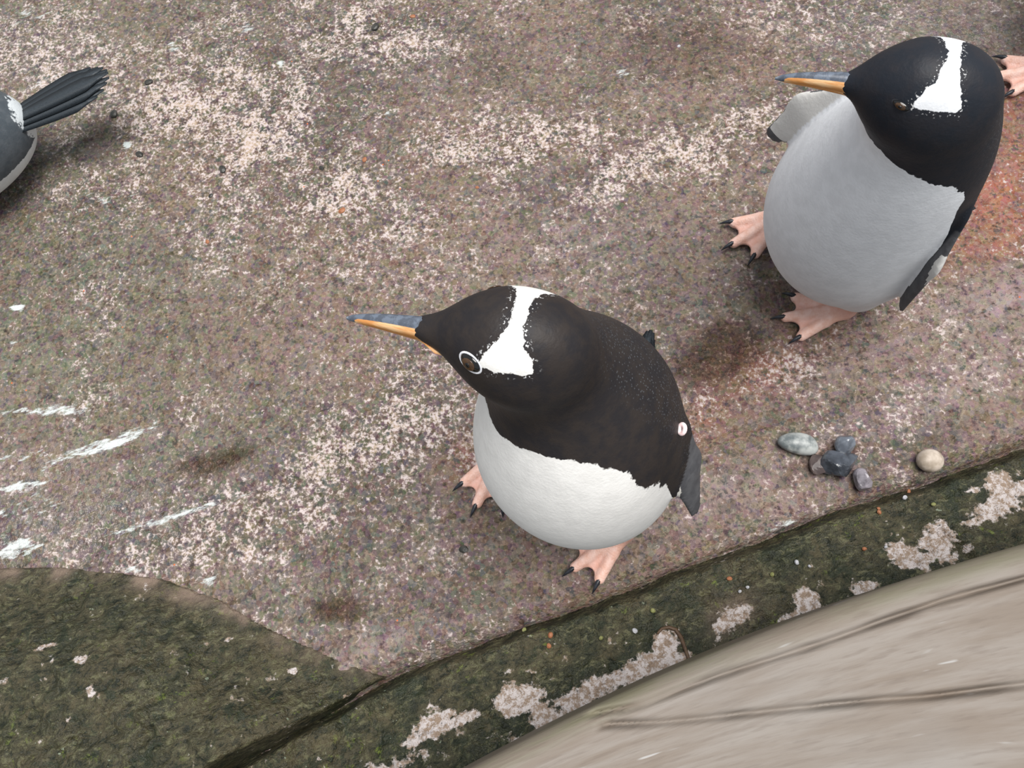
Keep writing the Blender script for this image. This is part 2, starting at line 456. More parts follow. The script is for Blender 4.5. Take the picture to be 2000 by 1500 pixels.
# a cross joint in the kerb
J = px_line([(1850, 1035), (1870, 1050), (1905, 1085)], .03)
jd = seg_dist(X, Y, J); Z = Z - .012 * np.exp(-(jd / .005) ** 2); crk = np.maximum(crk, np.exp(-(jd / .004) ** 2))
J = px_line([(1385, 1163), (1400, 1185), (1425, 1195)], .02)
jd = seg_dist(X, Y, J); Z = Z - .008 * np.exp(-(jd / .005) ** 2); crk = np.maximum(crk, np.exp(-(jd / .004) ** 2))
bare = blobs(X, Y, BARE_PX, .04)
Z = np.where(sd < 0, -.045, Z)
mask = sd > -1
V, F, A = keep(np.stack([X, Y, Z], 1), F, mask, dict(crack=crk, bare=bare, rim=blobs(X, Y, [(1050, 1190, 200, 12, 22, .5), (1430, 1200, 60, 40, 20, .5)], .01)))
tag(mesh_obj('kerb', V, F, MAT['moss'], attrs=A), 'dark green mossy kerb strip with pale bare concrete patches along the timber', 'kerb', kind='structure')

# ------------------------------------------------------------------ raised mossy slab in the corner
X, Y, F = grid(np.arange(-1.4, -.2, .003), np.arange(-.55, .25, .003))
ins = poly_inside(X, Y, SLAB)
sdd = np.where(ins, 1, -1) * seg_dist(X, Y, SLAB + SLAB[:1]) + .004 * fbm(X, Y, 22, 3, 40)
top = px_line(SLAB_PX[:11])
td = seg_dist(X, Y, top)
Z = .001 + .064 * sstep(0, .16, td) * 1.0 + .010 * fbm(X, Y, 9, 3, 41) * sstep(0, .05, td) + .008 * fbm(X, Y, 45, 3, 43, .7) * sstep(-.01, .05, td)
Z = Z - .11 * sstep(.004, -.008, sdd)
rim = np.exp(-(td / .018) ** 2)
bare = blobs(X, Y, [(180, 1290, 10, 9, 0, .9), (560, 1310, 7, 6, 0, .9), (430, 1248, 9, 6, 0, .7), (390, 1258, 20, 5, 0, .5), (210, 1350, 18, 12, 20, .6), (100, 1265, 26, 6, 20, .6), (165, 1405, 20, 6, 50, .6), (640, 1370, 50, 20, 30, .35)], .03)
V, F, A = keep(np.stack([X, Y, Z], 1), F, sdd > -.024, dict(crack=.0 * X, bare=bare, rim=rim * (.55 + 1.2 * fbm(X, Y, 30, 3, 77))))
tag(mesh_obj('mossy_slab', V, F, MAT['moss'], attrs=A), 'raised dark olive mossy slab ending in a point at the kerb crack', 'slab')

# ------------------------------------------------------------------ timber
TZ = .25
EDGE = [at(u, v, TZ) for u, v in [(920, 1500), (1150, 1383), (1400, 1268), (1700, 1160), (2000, 1060)]]
ex = np.array([p[0] for p in EDGE]); ey = np.array([p[1] for p in EDGE])
cf = np.polyfit(ex, ey, 2)
sl = np.polyval(np.polyder(cf), [.55, -.25])


def edge_y(x):
    y = np.polyval(cf, np.clip(x, -.25, .55))
    return y + np.where(x > .55, (x - .55) * sl[0], 0) + np.where(x < -.25, (x + .25) * sl[1], 0)


tx = np.concatenate([[-5, -3, -2], np.linspace(-1.3, -.3, 30)[:-1], np.arange(-.3, .62, .005), np.linspace(.63, 1.9, 40), [2.6, 3.5, 5]])
# profile across: t is the distance back from the far edge; vertical face, rounded arris, top
prof = [(.0, -.20), (.0, -.12), (.0, -.06), (.0, -.018)]
for k in range(1, 10):
    a = k / 10 * math.pi / 2; prof.append((.018 * (1 - math.cos(a)), -.018 * (1 - math.sin(a))))
prof += [(t, .0) for t in np.concatenate([np.arange(.020, .34, .0016), np.linspace(.345, .46, 12)])]
prof += [(.48, -.02), (.49, -.05), (.49, -.20)]
pt = np.array([p[0] for p in prof]); pz = np.array([p[1] for p in prof])
TX, PT = np.meshgrid(tx, pt, indexing='ij'); _, PZ = np.meshgrid(tx, pz, indexing='ij')
ey_ = edge_y(TX); Xw = TX + PT * .33; Yw = ey_ - PT * .94
Zw = TZ + PZ + .012 * sstep(0, .2, PT) + .002 * fbm(TX, PT, 9, 3, 50)
CH1 = px_line([(1160, 1395), (1250, 1378), (1400, 1322), (1500, 1290), (1600, 1258), (1720, 1215), (1850, 1170), (2000, 1130), (2200, 1080)], TZ + .006)
CH2 = px_line([(1180, 1417), (1300, 1412), (1400, 1402), (1550, 1385), (1720, 1368), (1850, 1358), (2000, 1338), (2200, 1310)], TZ + .012)
chk = np.zeros(TX.shape); wob = .0012 * fbm(Xw, Yw, 40, 2, 52)
for ln, wd, dp in ((CH1, .0026, .014), (CH2, .0028, .014)):
    d = seg_dist(Xw, Yw, ln) + wob; g = np.exp(-(d / wd) ** 2) * np.clip(.75 + 1.2 * fbm(Xw, Yw, 18, 2, 54), .45, 1)
    chk = np.maximum(chk, g); Zw = Zw - dp * g
# grain fans out with distance from the lower end of the timber
fan = np.arctan2(PT + .02, np.maximum(TX, -.3) + .75)
nx, ny = TX.shape
I = np.arange(nx * ny).reshape(nx, ny)
F = np.stack([I[:-1, :-1], I[:-1, 1:], I[1:, 1:], I[1:, :-1]], -1).reshape(-1, 4)
caps = [tuple(I[0, ::-1]), tuple(I[-1, :])]
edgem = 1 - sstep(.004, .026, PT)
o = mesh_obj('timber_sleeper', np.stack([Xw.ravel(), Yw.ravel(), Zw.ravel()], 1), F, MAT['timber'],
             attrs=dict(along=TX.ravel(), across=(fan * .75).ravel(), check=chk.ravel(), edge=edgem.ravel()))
tag(o, 'weathered grey timber with two long grain cracks lying along the kerb', 'timber')

# ------------------------------------------------------------------ signed-distance modelling for the birds


def cone(P, a, b, r1, r2):
    a = np.asarray(a, np.float32); b = np.asarray(b, np.float32); ba = b - a
    h = np.clip(((P - a) @ ba) / float(ba @ ba), 0, 1)
    q = P - a - h[:, None] * ba
    return np.sqrt((q * q).sum(1)) - (r1 + (r2 - r1) * h)


def ell(P, c, r, B=None):
    q = P - np.asarray(c, np.float32)
    if B is not None: q = q @ np.asarray(B, np.float32)      # columns of B = axes
    r = np.asarray(r, np.float32)
    k0 = np.sqrt(((q / r) ** 2).sum(1)); k1 = np.sqrt(((q / (r * r)) ** 2).sum(1)) + 1e-9
    return k0 * (k0 - 1) / k1


def smin(a, b, k):
    h = np.clip(.5 + .5 * (b - a) / k, 0, 1)
    return b * (1 - h) + a * h - k * h * (1 - h)


def surface_nets(fn, lo, hi, h):
    lo = np.asarray(lo, float); n = np.ceil((np.asarray(hi) - lo) / h).astype(int) + 1
    ax = [lo[i] + np.arange(n[i]) * h for i in range(3)]
    D = np.empty(n, np.float32)
    yz = np.stack(np.meshgrid(ax[1], ax[2], indexing='ij'), -1).reshape(-1, 2).astype(np.float32)
    CH = 12
    for i in range(0, n[0], CH):
        xs = ax[0][i:i + CH]
        P = np.empty((len(xs), len(yz), 3), np.float32); P[:, :, 0] = xs[:, None]; P[:, :, 1:] = yz
        D[i:i + CH] = fn(P.reshape(-1, 3)).reshape(len(xs), n[1], n[2])
    ins = D < 0
    c = [(i, j, k) for i in (0, 1) for j in (0, 1) for k in (0, 1)]
    sl = lambda A, o: A[o[0]:n[0] - 1 + o[0], o[1]:n[1] - 1 + o[1], o[2]:n[2] - 1 + o[2]]
    cnt = sum(sl(ins, o).astype(np.int8) for o in c)
    cells = np.argwhere((cnt > 0) & (cnt < 8))
    vid = -np.ones(np.array(n) - 1, np.int64); vid[tuple(cells.T)] = np.arange(len(cells))
    acc = np.zeros((len(cells), 3)); num = np.zeros(len(cells))
    val = {o: D[tuple((cells + o).T)] for o in c}
    for o in c:
        for a in range(3):
            if o[a]: continue
            p = list(o); p[a] = 1; p = tuple(p)
            k = (val[o] < 0) != (val[p] < 0)
            t = val[o][k] / (val[o][k] - val[p][k])
            q = np.tile(np.array(o, float), (k.sum(), 1)); q[:, a] = t
            acc[k] += q; num[k] += 1
    V = lo + (cells + acc / num[:, None]) * h
    Fs = []
    for a in range(3):
        b, d = (a + 1) % 3, (a + 2) % 3
        s0 = [slice(None)] * 3; s1 = [slice(None)] * 3; s0[a] = slice(0, -1); s1[a] = slice(1, None)
        s0[b] = s1[b] = slice(1, -1); s0[d] = s1[d] = slice(1, -1)
        A, B = ins[tuple(s0)], ins[tuple(s1)]
        e = np.argwhere(A != B); fl = A[tuple(e.T)]
        e[:, b] += 1; e[:, d] += 1
        def g(db, dd):
            q = e.copy(); q[:, b] -= db; q[:, d] -= dd; return vid[tuple(q.T)]
        Q = np.stack([g(1, 1), g(0, 1), g(0, 0), g(1, 0)], 1)
        Q[~fl] = Q[~fl][:, ::-1]; Fs.append(Q)
    return V, np.concatenate(Fs)


def unit(v):
    v = np.asarray(v, float); return v / np.linalg.norm(v)


def frame(yaw, pitch, roll=0):
    """columns: forward, left, up"""
    R = Matrix.Rotation(math.radians(yaw), 3, 'Z') @ Matrix.Rotation(math.radians(-pitch), 3, 'Y') @ Matrix.Rotation(math.radians(roll), 3, 'X')
    return np.array(R)


# ------------------------------------------------------------------ feet
TOES = ((-27, .066), (0, .078), (27, .068))


def foot_meshes():
    def toe(P, i):
        a, L = TOES[i]; c, s = math.cos(math.radians(a)), math.sin(math.radians(a))
        d = cone(P, (0, 0, .030), (L * .45 * c, L * .45 * s, .017), .011, .0088)
        d = smin(d, cone(P, (L * .45 * c, L * .45 * s, .017), (L * c, L * s, .009), .0088, .0072), .003)
        return d

    def web(P):
        r = np.hypot(P[:, 0], P[:, 1]); th = np.degrees(np.arctan2(P[:, 1], P[:, 0]))
        R = np.where(np.abs(th) < 27, .074 - .011 * np.sin(np.radians(np.abs(th) / 27 * 180)), .06)
        zc = .021 - .20 * np.clip(r, 0, .075)
        return np.maximum.reduce([np.abs(P[:, 2] - zc) - .0024, r - R, (np.abs(th) - 27) * .0008])

    def f(P):
        d = smin(smin(toe(P, 0), toe(P, 1), .004), toe(P, 2), .004)
        d = smin(d, web(P), .005)
        return smin(d, cone(P, (0, 0, .024), (-.008, 0, .070), .014, .015), .012)
    V, F = surface_nets(f, (-.04, -.05, -.002), (.095, .05, .11), .0017)
    Pf = V.astype(np.float32)
    dt = np.minimum.reduce([toe(Pf, i) for i in range(3)])
    return V, F, np.clip(dt / .004, 0, 1)


FV, FF, FW = foot_meshes()


def claw_mesh(L=.024, r=.0048):
    V = []; n = 8; K = 7
    for k in range(K):
        t = k / (K - 1); rr = r * (1 - t) ** .7 + .0003
        cx = L * t; cz = .0035 * math.sin(t * 2.2) - .007 * t * t
        for j in range(n):
            a = 2 * math.pi * j / n; V.append((cx, rr * math.cos(a) * .85, cz + rr * math.sin(a)))
    Fc = [(k * n + j, k * n + (j + 1) % n, (k + 1) * n + (j + 1) % n, (k + 1) * n + j) for k in range(K - 1) for j in range(n)]
    Fc += [tuple(range(n))[::-1], tuple(range((K - 1) * n, K * n))]
    return V, Fc


CLAW = None
FOOT = None


def add_foot(root, loc, yaw, sc=1.0):
    global CLAW, FOOT
    if FOOT is None:
        o = mesh_obj('foot', FV, FF, MAT['foot'], root, attrs=dict(web=FW)); FOOT = o.data
    else:
        o = bpy.data.objects.new('foot', FOOT); COL.objects.link(o); o.parent = root
    o.location = loc; o.rotation_euler = (0, 0, math.radians(yaw)); o.scale = (sc,) * 3
    for a, L in TOES:
        if CLAW is None:
            c = mesh_obj('claw', *claw_mesh(), MAT['claw'], o); CLAW = c.data
        else:
            c = bpy.data.objects.new('claw', CLAW); COL.objects.link(c); c.parent = o
        c.location = ((L - .002) * math.cos(math.radians(a)), (L - .002) * math.sin(math.radians(a)), .0105)
        c.rotation_euler = (0, 0, math.radians(a))
    return o


# ------------------------------------------------------------------ bill, eye, tail
def bill_half(upper, L0=-.030, L1=.068, wid=.0098):
    K, n = 18, 12
    V, at_ = [], []
    for k in range(K):
        t = k / (K - 1); x = L0 + (L1 - L0) * t
        s = max(0.0, (x + .005) / (L1 + .005)); s = min(max(s, 0), 1)
        w_ = wid * (1 - s) ** .62 * (1 - .12 * s) + .0012
        if x < 0: w_ = wid + .0012 + .004 * min(1, -x / .02)
        hook = -.0045 * s ** 3
        if upper:
            hgt = .0128 * (1 - s) ** .6 + .0014; L_ = 1.0
        else:
            hgt = .0085 * (1 - s) ** .7 + .0007; w_ *= .93; L_ = .94
            x = L0 + (L1 * L_ - L0) * t
        if not upper and x < 0:
            w_ = wid * .93 + .0012 + .58 * min(-x, .013); hgt = max(.0012, .0092 * (1 + x / .034))
        drop = -.005 * min(1, max(0, -x / .03)) * 1.0
        for j in range(n):
            a = 2 * math.pi * j / n
            cy = math.cos(a); sz = math.sin(a)
            y = w_ * cy * (abs(cy) ** .15)
            if upper: z = hgt * sz if sz > 0 else .0012 * sz
            else: z = -hgt * sz if sz > 0 else -.0012 * sz
            V.append((x, y, z + hook + drop - (0 if upper else .0008)))
            if upper: at_.append(1.0 if (sz < .80 and s < .90) else 0.0)
            else: at_.append(1.0 if (sz < .80 and s < .93) else 0.0)
    Fc = [(k * n + j, (k + 1) * n + j, (k + 1) * n + (j + 1) % n, k * n + (j + 1) % n) for k in range(K - 1) for j in range(n)]
    if upper: Fc = [f[::-1] for f in Fc]
    Fc += [tuple(range(n)), tuple(range((K - 1) * n, K * n))[::-1]]
    return V, Fc, at_


def ball(r, nu=16, nv=10):
    V = [(0, 0, r[2])]
    for i in range(1, nv):
        p = math.pi * i / nv
        for j in range(nu):
            a = 2 * math.pi * j / nu; V.append((r[0] * math.sin(p) * math.cos(a), r[1] * math.sin(p) * math.sin(a), r[2] * math.cos(p)))
    V.append((0, 0, -r[2])); F = []
    for j in range(nu):
        F.append((0, 1 + j, 1 + (j + 1) % nu))
        for i in range(nv - 2):
            b = 1 + i * nu; F.append((b + j, b + nu + j, b + nu + (j + 1) % nu, b + (j + 1) % nu))
        F.append((len(V) - 1, 1 + (nv - 2) * nu + (j + 1) % nu, 1 + (nv - 2) * nu + j))
    return V, F


def torus(R1, R2, r, nu=24, nv=8):
    V = []; F = []
    for i in range(nu):
        a = 2 * math.pi * i / nu
        k = 1 - .0 * math.cos(a)
        for j in range(nv):
            b = 2 * math.pi * j / nv
            V.append(((R1 + r * math.cos(b)) * math.cos(a), (R2 * (abs(math.sin(a)) ** .25 if 0 else 1) + r * math.cos(b)) * math.sin(a), r * math.sin(b)))
            F.append((i * nv + j, ((i + 1) % nu) * nv + j, ((i + 1) % nu) * nv + (j + 1) % nv, i * nv + (j + 1) % nv))
    return V, F


def feather_mesh(L, W):
    V = []; F = []; K = 9
    for k in range(K):
        t = k / (K - 1); w_ = W * (.65 + .5 * math.sin(min(1, t * 1.25) * math.pi * .55)) * (1 - sstep(.72, 1.0, t) * .85)
        x = L * t; z = -.004 * t * t
        V += [(x, -w_, z - .0006), (x, 0, z + .0022 * (1 - t * .6)), (x, w_, z - .0006), (x, 0, z - .0018)]
    for k in range(K - 1):
        for j in range(4): F.append((k * 4 + j, k * 4 + (j + 1) % 4, (k + 1) * 4 + (j + 1) % 4, (k + 1) * 4 + j))
    F += [(3, 2, 1, 0), tuple(range((K - 1) * 4, K * 4))]
    return V, F


# ------------------------------------------------------------------ penguin
def penguin(base, facing, torso, head, head_rot, flippers, feet, tail, mat, label, group, bib, vox=.003, lid='lid', hs=1.0, with_head=True, back=-.18, prone=False, tail_n=9, tail_w=.018, eye_sc=1.0, eye_open=1.0, snout=.062, eye_x=.018, flip_tag=None):
    """base: ground point; facing: degrees; torso: list of (x, y, z, r) along the spine in the bird's own frame
    (x forward, y left, z up); head: centre; head_rot: yaw, pitch, roll; flippers: (root, tip, normal, chord half width)"""
    root = bpy.data.objects.new('penguin', None); COL.objects.link(root)
    root.location = (base[0], base[1], 0); root.rotation_euler = (0, 0, math.radians(facing))
    tag(root, label, 'penguin', group)
    T0 = np.array(torso, float); T = []
    for i in range(len(T0) - 1):                     # smooth the spine into short steps
        p = [T0[max(i - 1, 0)], T0[i], T0[i + 1], T0[min(i + 2, len(T0) - 1)]]
        for t in (0, .25, .5, .75):
            T.append(.5 * (2 * p[1] + (p[2] - p[0]) * t + (2 * p[0] - 5 * p[1] + 4 * p[2] - p[3]) * t ** 2 + (3 * p[1] - p[0] - 3 * p[2] + p[3]) * t ** 3))
    T = np.array(T + [T0[-1]], np.float32); T[:, 3] += .001
    HB = frame(*head_rot); hc = np.array(head, float)
    hp = lambda x, y, z: hc + HB @ (np.array([x, y, z]) * hs)
    fl = []
    for (a, b, nrm, cw) in flippers:
        a = np.array(a, float); b = np.array(b, float); u = unit(b - a); n_ = np.array(nrm, float); n_ = unit(n_ - u * (n_ @ u)); v = np.cross(n_, u)
        fl.append((a, np.linalg.norm(b - a), np.stack([u, v, n_], 1), cw, 1 if a[1] > 0 else -1))
    asp = np.array([1.06, .97, 1.0], np.float32)      # a little wider than deep

    def d_torso(P):
        d = None
        Q = P
        for i in range(len(T) - 1):
            e = cone(Q, T[i, :3], T[i + 1, :3], T[i, 3], T[i + 1, 3])
            d = e if d is None else smin(d, e, .016)
        return d

    def d_head(P):
        d = ell(P, hp(-.004, 0, .004), np.array((.056, .0395, .040)) * hs, HB)
        d = smin(d, cone(P, hp(.012, 0, .0), hp(snout + .006, 0, -.0045), .033 * hs, .0090 * hs), .020)
        d = smin(d, ell(P, hp(-.004, 0, -.018), np.array((.048, .036, .028)) * hs, HB), .02)
        return d

    def d_flip(P, k):
        a, L, B, cw, sg = fl[k]
        q = (P - a.astype(np.float32)) @ B.astype(np.float32)
        q[:, 2] += .0
        q = q * np.array([1, 1, 3.6], np.float32)
        d = cone(q, (-.01, 0, 0), (L * .35, 0, 0), cw * .72, cw)
        d = smin(d, cone(q, (L * .35, 0, 0), (L - cw * .45, 0, 0), cw, cw * .42), .01)
        return d * .5

    legs = []
    for (loc, yaw, sc) in feet:
        a_ = math.radians(yaw); k_ = np.array([loc[0] - .010 * math.cos(a_), loc[1] - .010 * math.sin(a_), .062])
        t_ = T0[1, :3] if not prone else np.array([k_[0], 0, .10])
        top = t_ + (k_ - t_) * .35; top[2] = max(t_[2], .12) if not prone else .09
        legs.append((top, k_))

    def d_leg(P):
        return np.minimum.reduce([cone(P, a, b, .050 if not prone else .03, .021) for a, b in legs])

    def f(P):
        d = smin(d_torso(P), d_leg(P), .03)
        if with_head: d = smin(d, d_head(P), .032)
        for k in range(len(fl)): d = smin(d, d_flip(P, k), .010)
        return d
    lo = T[:, :3].min(0) - T[:, 3].max() - .03; hi = T[:, :3].max(0) + T[:, 3].max() + .03
    pts = [hc - .08, hc + .08] if with_head else []
    for a, L, B, cw, sg in fl: pts += [a - .03, a + .03, a + B[:, 0] * L - .03, a + B[:, 0] * L + .03]
    if pts: lo = np.minimum(lo, np.min(pts, 0)); hi = np.maximum(hi, np.max(pts, 0))
    V, Fq = surface_nets(f, lo, hi, vox)
    # relax the torso so that the spine steps do not show
    E_ = np.unique(np.sort(np.concatenate([Fq[:, [0, 1]], Fq[:, [1, 2]], Fq[:, [2, 3]], Fq[:, [3, 0]]]), 1), axis=0)
    P = V.astype(np.float32); dfl = np.minimum.reduce([d_flip(P, k) for k in range(len(fl))])
    wgt = (sstep(.004, .02, dfl) * sstep(0.0, .02, (d_head(P) if with_head else np.full(len(P), 9.0))))[:, None]
    deg = np.bincount(E_.ravel(), minlength=len(V))[:, None]
    for it in range(int(60 * (.003 / vox) ** 2)):
        acc = np.zeros_like(V)
        for c in range(3): acc[:, c] = np.bincount(E_[:, 0], V[E_[:, 1], c], len(V)) + np.bincount(E_[:, 1], V[E_[:, 0], c], len(V))
        V = V + wgt * .6 * (acc / deg - V)
    P = V.astype(np.float32)
    dt = d_torso(P); dh = d_head(P) if with_head else np.full(len(P), 9.0)
    # ---- plumage pattern (positive = white)
    sx = np.interp(P[:, 2], T[:, 2], T[:, 0]) if not prone else np.zeros(len(P)); sy = np.interp(P[:, 2], T[:, 2], T[:, 1]) if not prone else np.zeros(len(P))
    sr = np.interp(P[:, 2], T[:, 2], T[:, 3]) if not prone else np.ones(len(P)) * .1
    fw = (P[:, 0] - sx) / sr; lf = (P[:, 1] - sy) / sr
    if not prone:
        front = (fw - back) * .08
        bibd = (np.interp(P[:, 1], *bib) - 2.2 * np.clip(sx + .002 - P[:, 0], 0, 1) - P[:, 2]) * .8
        pat = np.minimum(front, bibd)
        pat = np.where((d_leg(P) < dt) & (P[:, 2] < .14), .02, pat)
    else:
        pat = np.maximum((bib[1][0] - P[:, 2]) * .8, np.minimum((-.139 - P[:, 0]) * .4, .125 - P[:, 2]))
    pat0 = pat.copy()
    fringe = np.zeros(len(P))
    if with_head:
        q = ((P - hc.astype(np.float32)) @ HB.astype(np.float32)) / hs
        ang = np.degrees(np.arctan2(np.abs(q[:, 1]), q[:, 2] + .006))     # 0 crown, 90 side
        wdt = np.interp(ang, [0, 18, 32, 45, 54, 60], [.0060, .0066, .0105, .0180, .0205, .017])
        ctr = np.interp(ang, [0, 30, 60], [-.006, -.005, -.0025]) + (eye_x - .0235)
        bandd = np.minimum(wdt - np.abs(q[:, 0] - ctr), (60 - ang) * .0008)
        near = dh < dt + .02
        bandd = np.where(near & (q[:, 2] > -.03), bandd, -.05)
        pat = np.maximum(np.where((dh < dt + .010) & (P[:, 2] > hc[2] - .050), -.05, pat), bandd)
        fringe = (bandd > -.02).astype(float)
    scales = np.clip(-(fw + .1) * 2, 0, 1) * (dt < dh - .0)
    grey = np.zeros(len(P)); cream = np.zeros(len(P))
    for k, (a, L, B, cw, sg) in enumerate(fl):
        df = d_flip(P, k); isf = df < dt * .5 - .0015
        q = (P - a) @ B
        inner = -(q[:, 2]) * .6 - .0008
        tipd = (L * .86 - q[:, 0] + q[:, 1] * .2)
        edge = (q[:, 1] * sg < -cw * .80) & (q[:, 0] > L * .2)
        pf = np.minimum(inner * 2, tipd); pf = np.where(k == 0, np.minimum(pf, -.008), pf); pf = np.where(edge & (q[:, 0] < L * .97), np.maximum(pf, .004), pf)
        pf = np.clip(pf * 3, -.03, .03); pf = np.where((q[:, 0] < L * .22) & (k == 0), -.03, pf)
        pat = np.where(isf, pf, pat); grey = np.where(isf & (q[:, 0] > .0), 1.0, grey); cream = np.where(isf, .55, cream); fringe = np.where(isf, 0, fringe)
        scales = np.where(isf, 0, scales)
    body = mesh_obj('body', V, Fq, mat, root, attrs=dict(pattern=pat, scales=scales, grey=grey, cream=cream, fringe=fringe))
    # ---- bill and eyes
    if with_head:
        bm = np.eye(4); bm[:3, :3] = HB * hs
        bm[:3, 3] = hp(snout, 0, -.0065)
        for nm, up in (('upper_bill', True), ('lower_bill', False)):
            V_, F_, a_ = bill_half(up)
            o = mesh_obj(nm, V_, F_, MAT['bill'], root, attrs=dict(orange=a_)); o.matrix_local = Matrix(bm.tolist())
        for s in (1, -1):
            # walk out along the eye direction to the skin
            p0 = hp(eye_x, 0, .004); dr = HB @ unit((.06, s * 1.0, .28))
            ts = np.linspace(0, .06, 241); dd = f((p0 + ts[:, None] * dr).astype(np.float32)); t = ts[np.argmax(dd > 0)]
            pe = p0 + dr * t
            e = 1e-3
            g = np.array([f((pe + e * np.eye(3)[i])[None].astype(np.float32))[0] - f((pe - e * np.eye(3)[i])[None].astype(np.float32))[0] for i in range(3)])
            nz = unit(g); ax = HB[:, 0] * 1.0 - HB[:, 2] * -.22; ax = unit(ax - nz * (ax @ nz)); ay = np.cross(nz, ax)
            em = np.eye(4); em[:3, 0] = ax * hs * eye_sc; em[:3, 1] = ay * hs * eye_sc * eye_open; em[:3, 2] = nz * hs * eye_sc; em[:3, 3] = pe - nz * .0012
            eye = mesh_obj('eye', *ball((.0086, .0062, .0034)), MAT['pupil'], root); eye.matrix_local = Matrix(em.tolist())
            ir = mesh_obj('iris', *ball((.0054, .0048, .0012)), MAT['iris'], eye); ir.location = (0, 0, .0027)
            pu = mesh_obj('pupil', *ball((.0020, .0020, .0006)), MAT['pupil'], eye); pu.location = (0, 0, .0037)
            mesh_obj('eye_ring', *torus(.0092, .0068, .0009), MAT[lid], eye)
    # ---- tail
    tr, tdir, tL, spread = tail
    tdir = unit(tdir); sidev = unit(np.cross((0, 0, 1), tdir)); upv = np.cross(tdir, sidev)
    fm = None
    for i in range(tail_n):
        q = (i - (tail_n - 1) / 2) / ((tail_n - 1) / 2)
        if fm is None:
            o = mesh_obj('tail_feather', *feather_mesh(1.0, .075), MAT['feather'], root); fm = o.data
        else:
            o = bpy.data.objects.new('tail_feather', fm); COL.objects.link(o); o.parent = root
        a = math.radians(spread * q)
        dx = tdir * math.cos(a) + sidev * math.sin(a); dy = np.cross(upv, dx)
        mm = np.eye(4); mm[:3, 0] = dx * tL * (1 - .16 * q * q); mm[:3, 1] = dy * tL; mm[:3, 2] = upv * tL
        mm[:3, 3] = np.array(tr) + sidev * q * tail_w - upv * .004 * abs(q) - upv * .0012 * (i % 2)
        o.matrix_local = Matrix(mm.tolist())
    if flip_tag is not None:
        o = mesh_obj('flipper_tag', *torus(.0042, .0030, .0024, 16, 8), MAT['band'], root)
        o['label'] = 'small pink and white tag on the flipper'
        o0 = local(base, facing, CPOS); d0 = unit(local(base, facing, at(*flip_tag, .2)) - o0)
        ts = np.linspace(.5, 1.0, 1500); dd = f((o0 + ts[:, None] * d0).astype(np.float32)); t = ts[np.argmax(dd < .002)] if (dd < .002).any() else ts[np.argmin(dd)]
        o.location = o0 + d0 * t; o.rotation_euler = (.6, .5, .4)
    for (loc, yaw, sc) in feet: add_foot(root, loc, yaw, sc)
    return root


def local(base, facing, p):
    a = math.radians(-facing); q = np.array(p) - np.array([base[0], base[1], 0])
    return np.array([q[0] * math.cos(a) - q[1] * math.sin(a), q[0] * math.sin(a) + q[1] * math.cos(a), q[2]])


# --- penguin in front, head turned to its right
B1 = (-.043, .237); A1 = 233.0
L1 = lambda u, v, z: local(B1, A1, at(u, v, z))
penguin(B1, A1,
        torso=[(-.0655, .003, .075, .052), (-.0423, .017, .13, .088), (-.025, .0287, .20, .099), (-.0155, .025, .29, .102), (-.020, .024, .37, .089), (-.018, .010, .44, .0575), (-.012, -.004, .50, .040)],
        head=L1(1007, 670, .535), head_rot=(166 - 233, 0, 13),
        flippers=[(L1(1330, 868, .33), L1(1360, 1003, .20), (-.1, .8, .8), .0235),
                  ((-.03, -.085, .33), (-.05, -.155, .18), (0, -1, .3), .030)],
        feet=[(local(B1, A1, (-.124, .294, 0)), 243 - 233, 1.0), (local(B1, A1, (.038, .180, 0)), 214 - 233, 1.0)],
        tail=((-.10, .02, .075), L1(1272, 643, .03) - np.array((-.10, .02, .075)), float(np.linalg.norm(L1(1272, 643, .03) - np.array((-.10, .02, .075)))), 1.5), tail_n=7, tail_w=.007,
        mat=MAT['plumage'], label='brown-black penguin turning its head sideways, white eye ring, nearest the timber', group='penguins on the ledge',
        bib=([-.09, -.06, -.033, -.015, .008, .033, .053, .076, .102, .125, .14], [.36, .42, .434, .432, .438, .444, .446, .437, .414, .361, .29]), hs=1.0, snout=.075, eye_x=.0235, eye_sc=1.12, flip_tag=(1332, 838))

# --- penguin behind, showing its whole belly
B2 = tuple(((at(1519, 436) + at(1640, 617)) / 2)[:2]); A2 = 208.0
L2 = lambda u, v, z: local(B2, A2, at(u, v, z))
h2 = L2(1800, 176, .50)
penguin(B2, A2,
        torso=[(-.043, .012, .075, .064), (-.021, .020, .13, .1015), (-.003, .0205, .20, .103), (.008, .035, .28, .0905), (.0175, .053, .36, .0735), (.028, .063, .42, .057), (.042, .067, .47, .045)],
        head=h2, head_rot=(165 - 208, 0, 5),
        flippers=[(L2(1872, 425, .31), L2(1757, 602, .14), (-.75, .6, .0), .027),
                  (L2(1640, 205, .33), L2(1500, 268, .23), (-.3, -.6, -.75), .031)],
        feet=[(local(B2, A2, (*at(1519, 436)[:2], 0)), 207 - 208, 1.0), (local(B2, A2, (*at(1640, 617)[:2], 0)), 182 - 208, 1.0)],
        tail=((-.12, 0, .07), (-1, 0, -.25), .15, 15),
        mat=MAT['plumage2'], label='blue-black penguin standing with its full white belly and both feet showing', group='penguins on the ledge',
        bib=([-.085, -.07, -.04, 0, .03, .053, .07, .092, .11, .126, .132, .134, .14], [.30, .36, .43, .47, .482, .476, .447, .440, .431, .417, .392, .336, .27]), lid='lid_dark', hs=.95, eye_sc=.95, eye_open=.62)

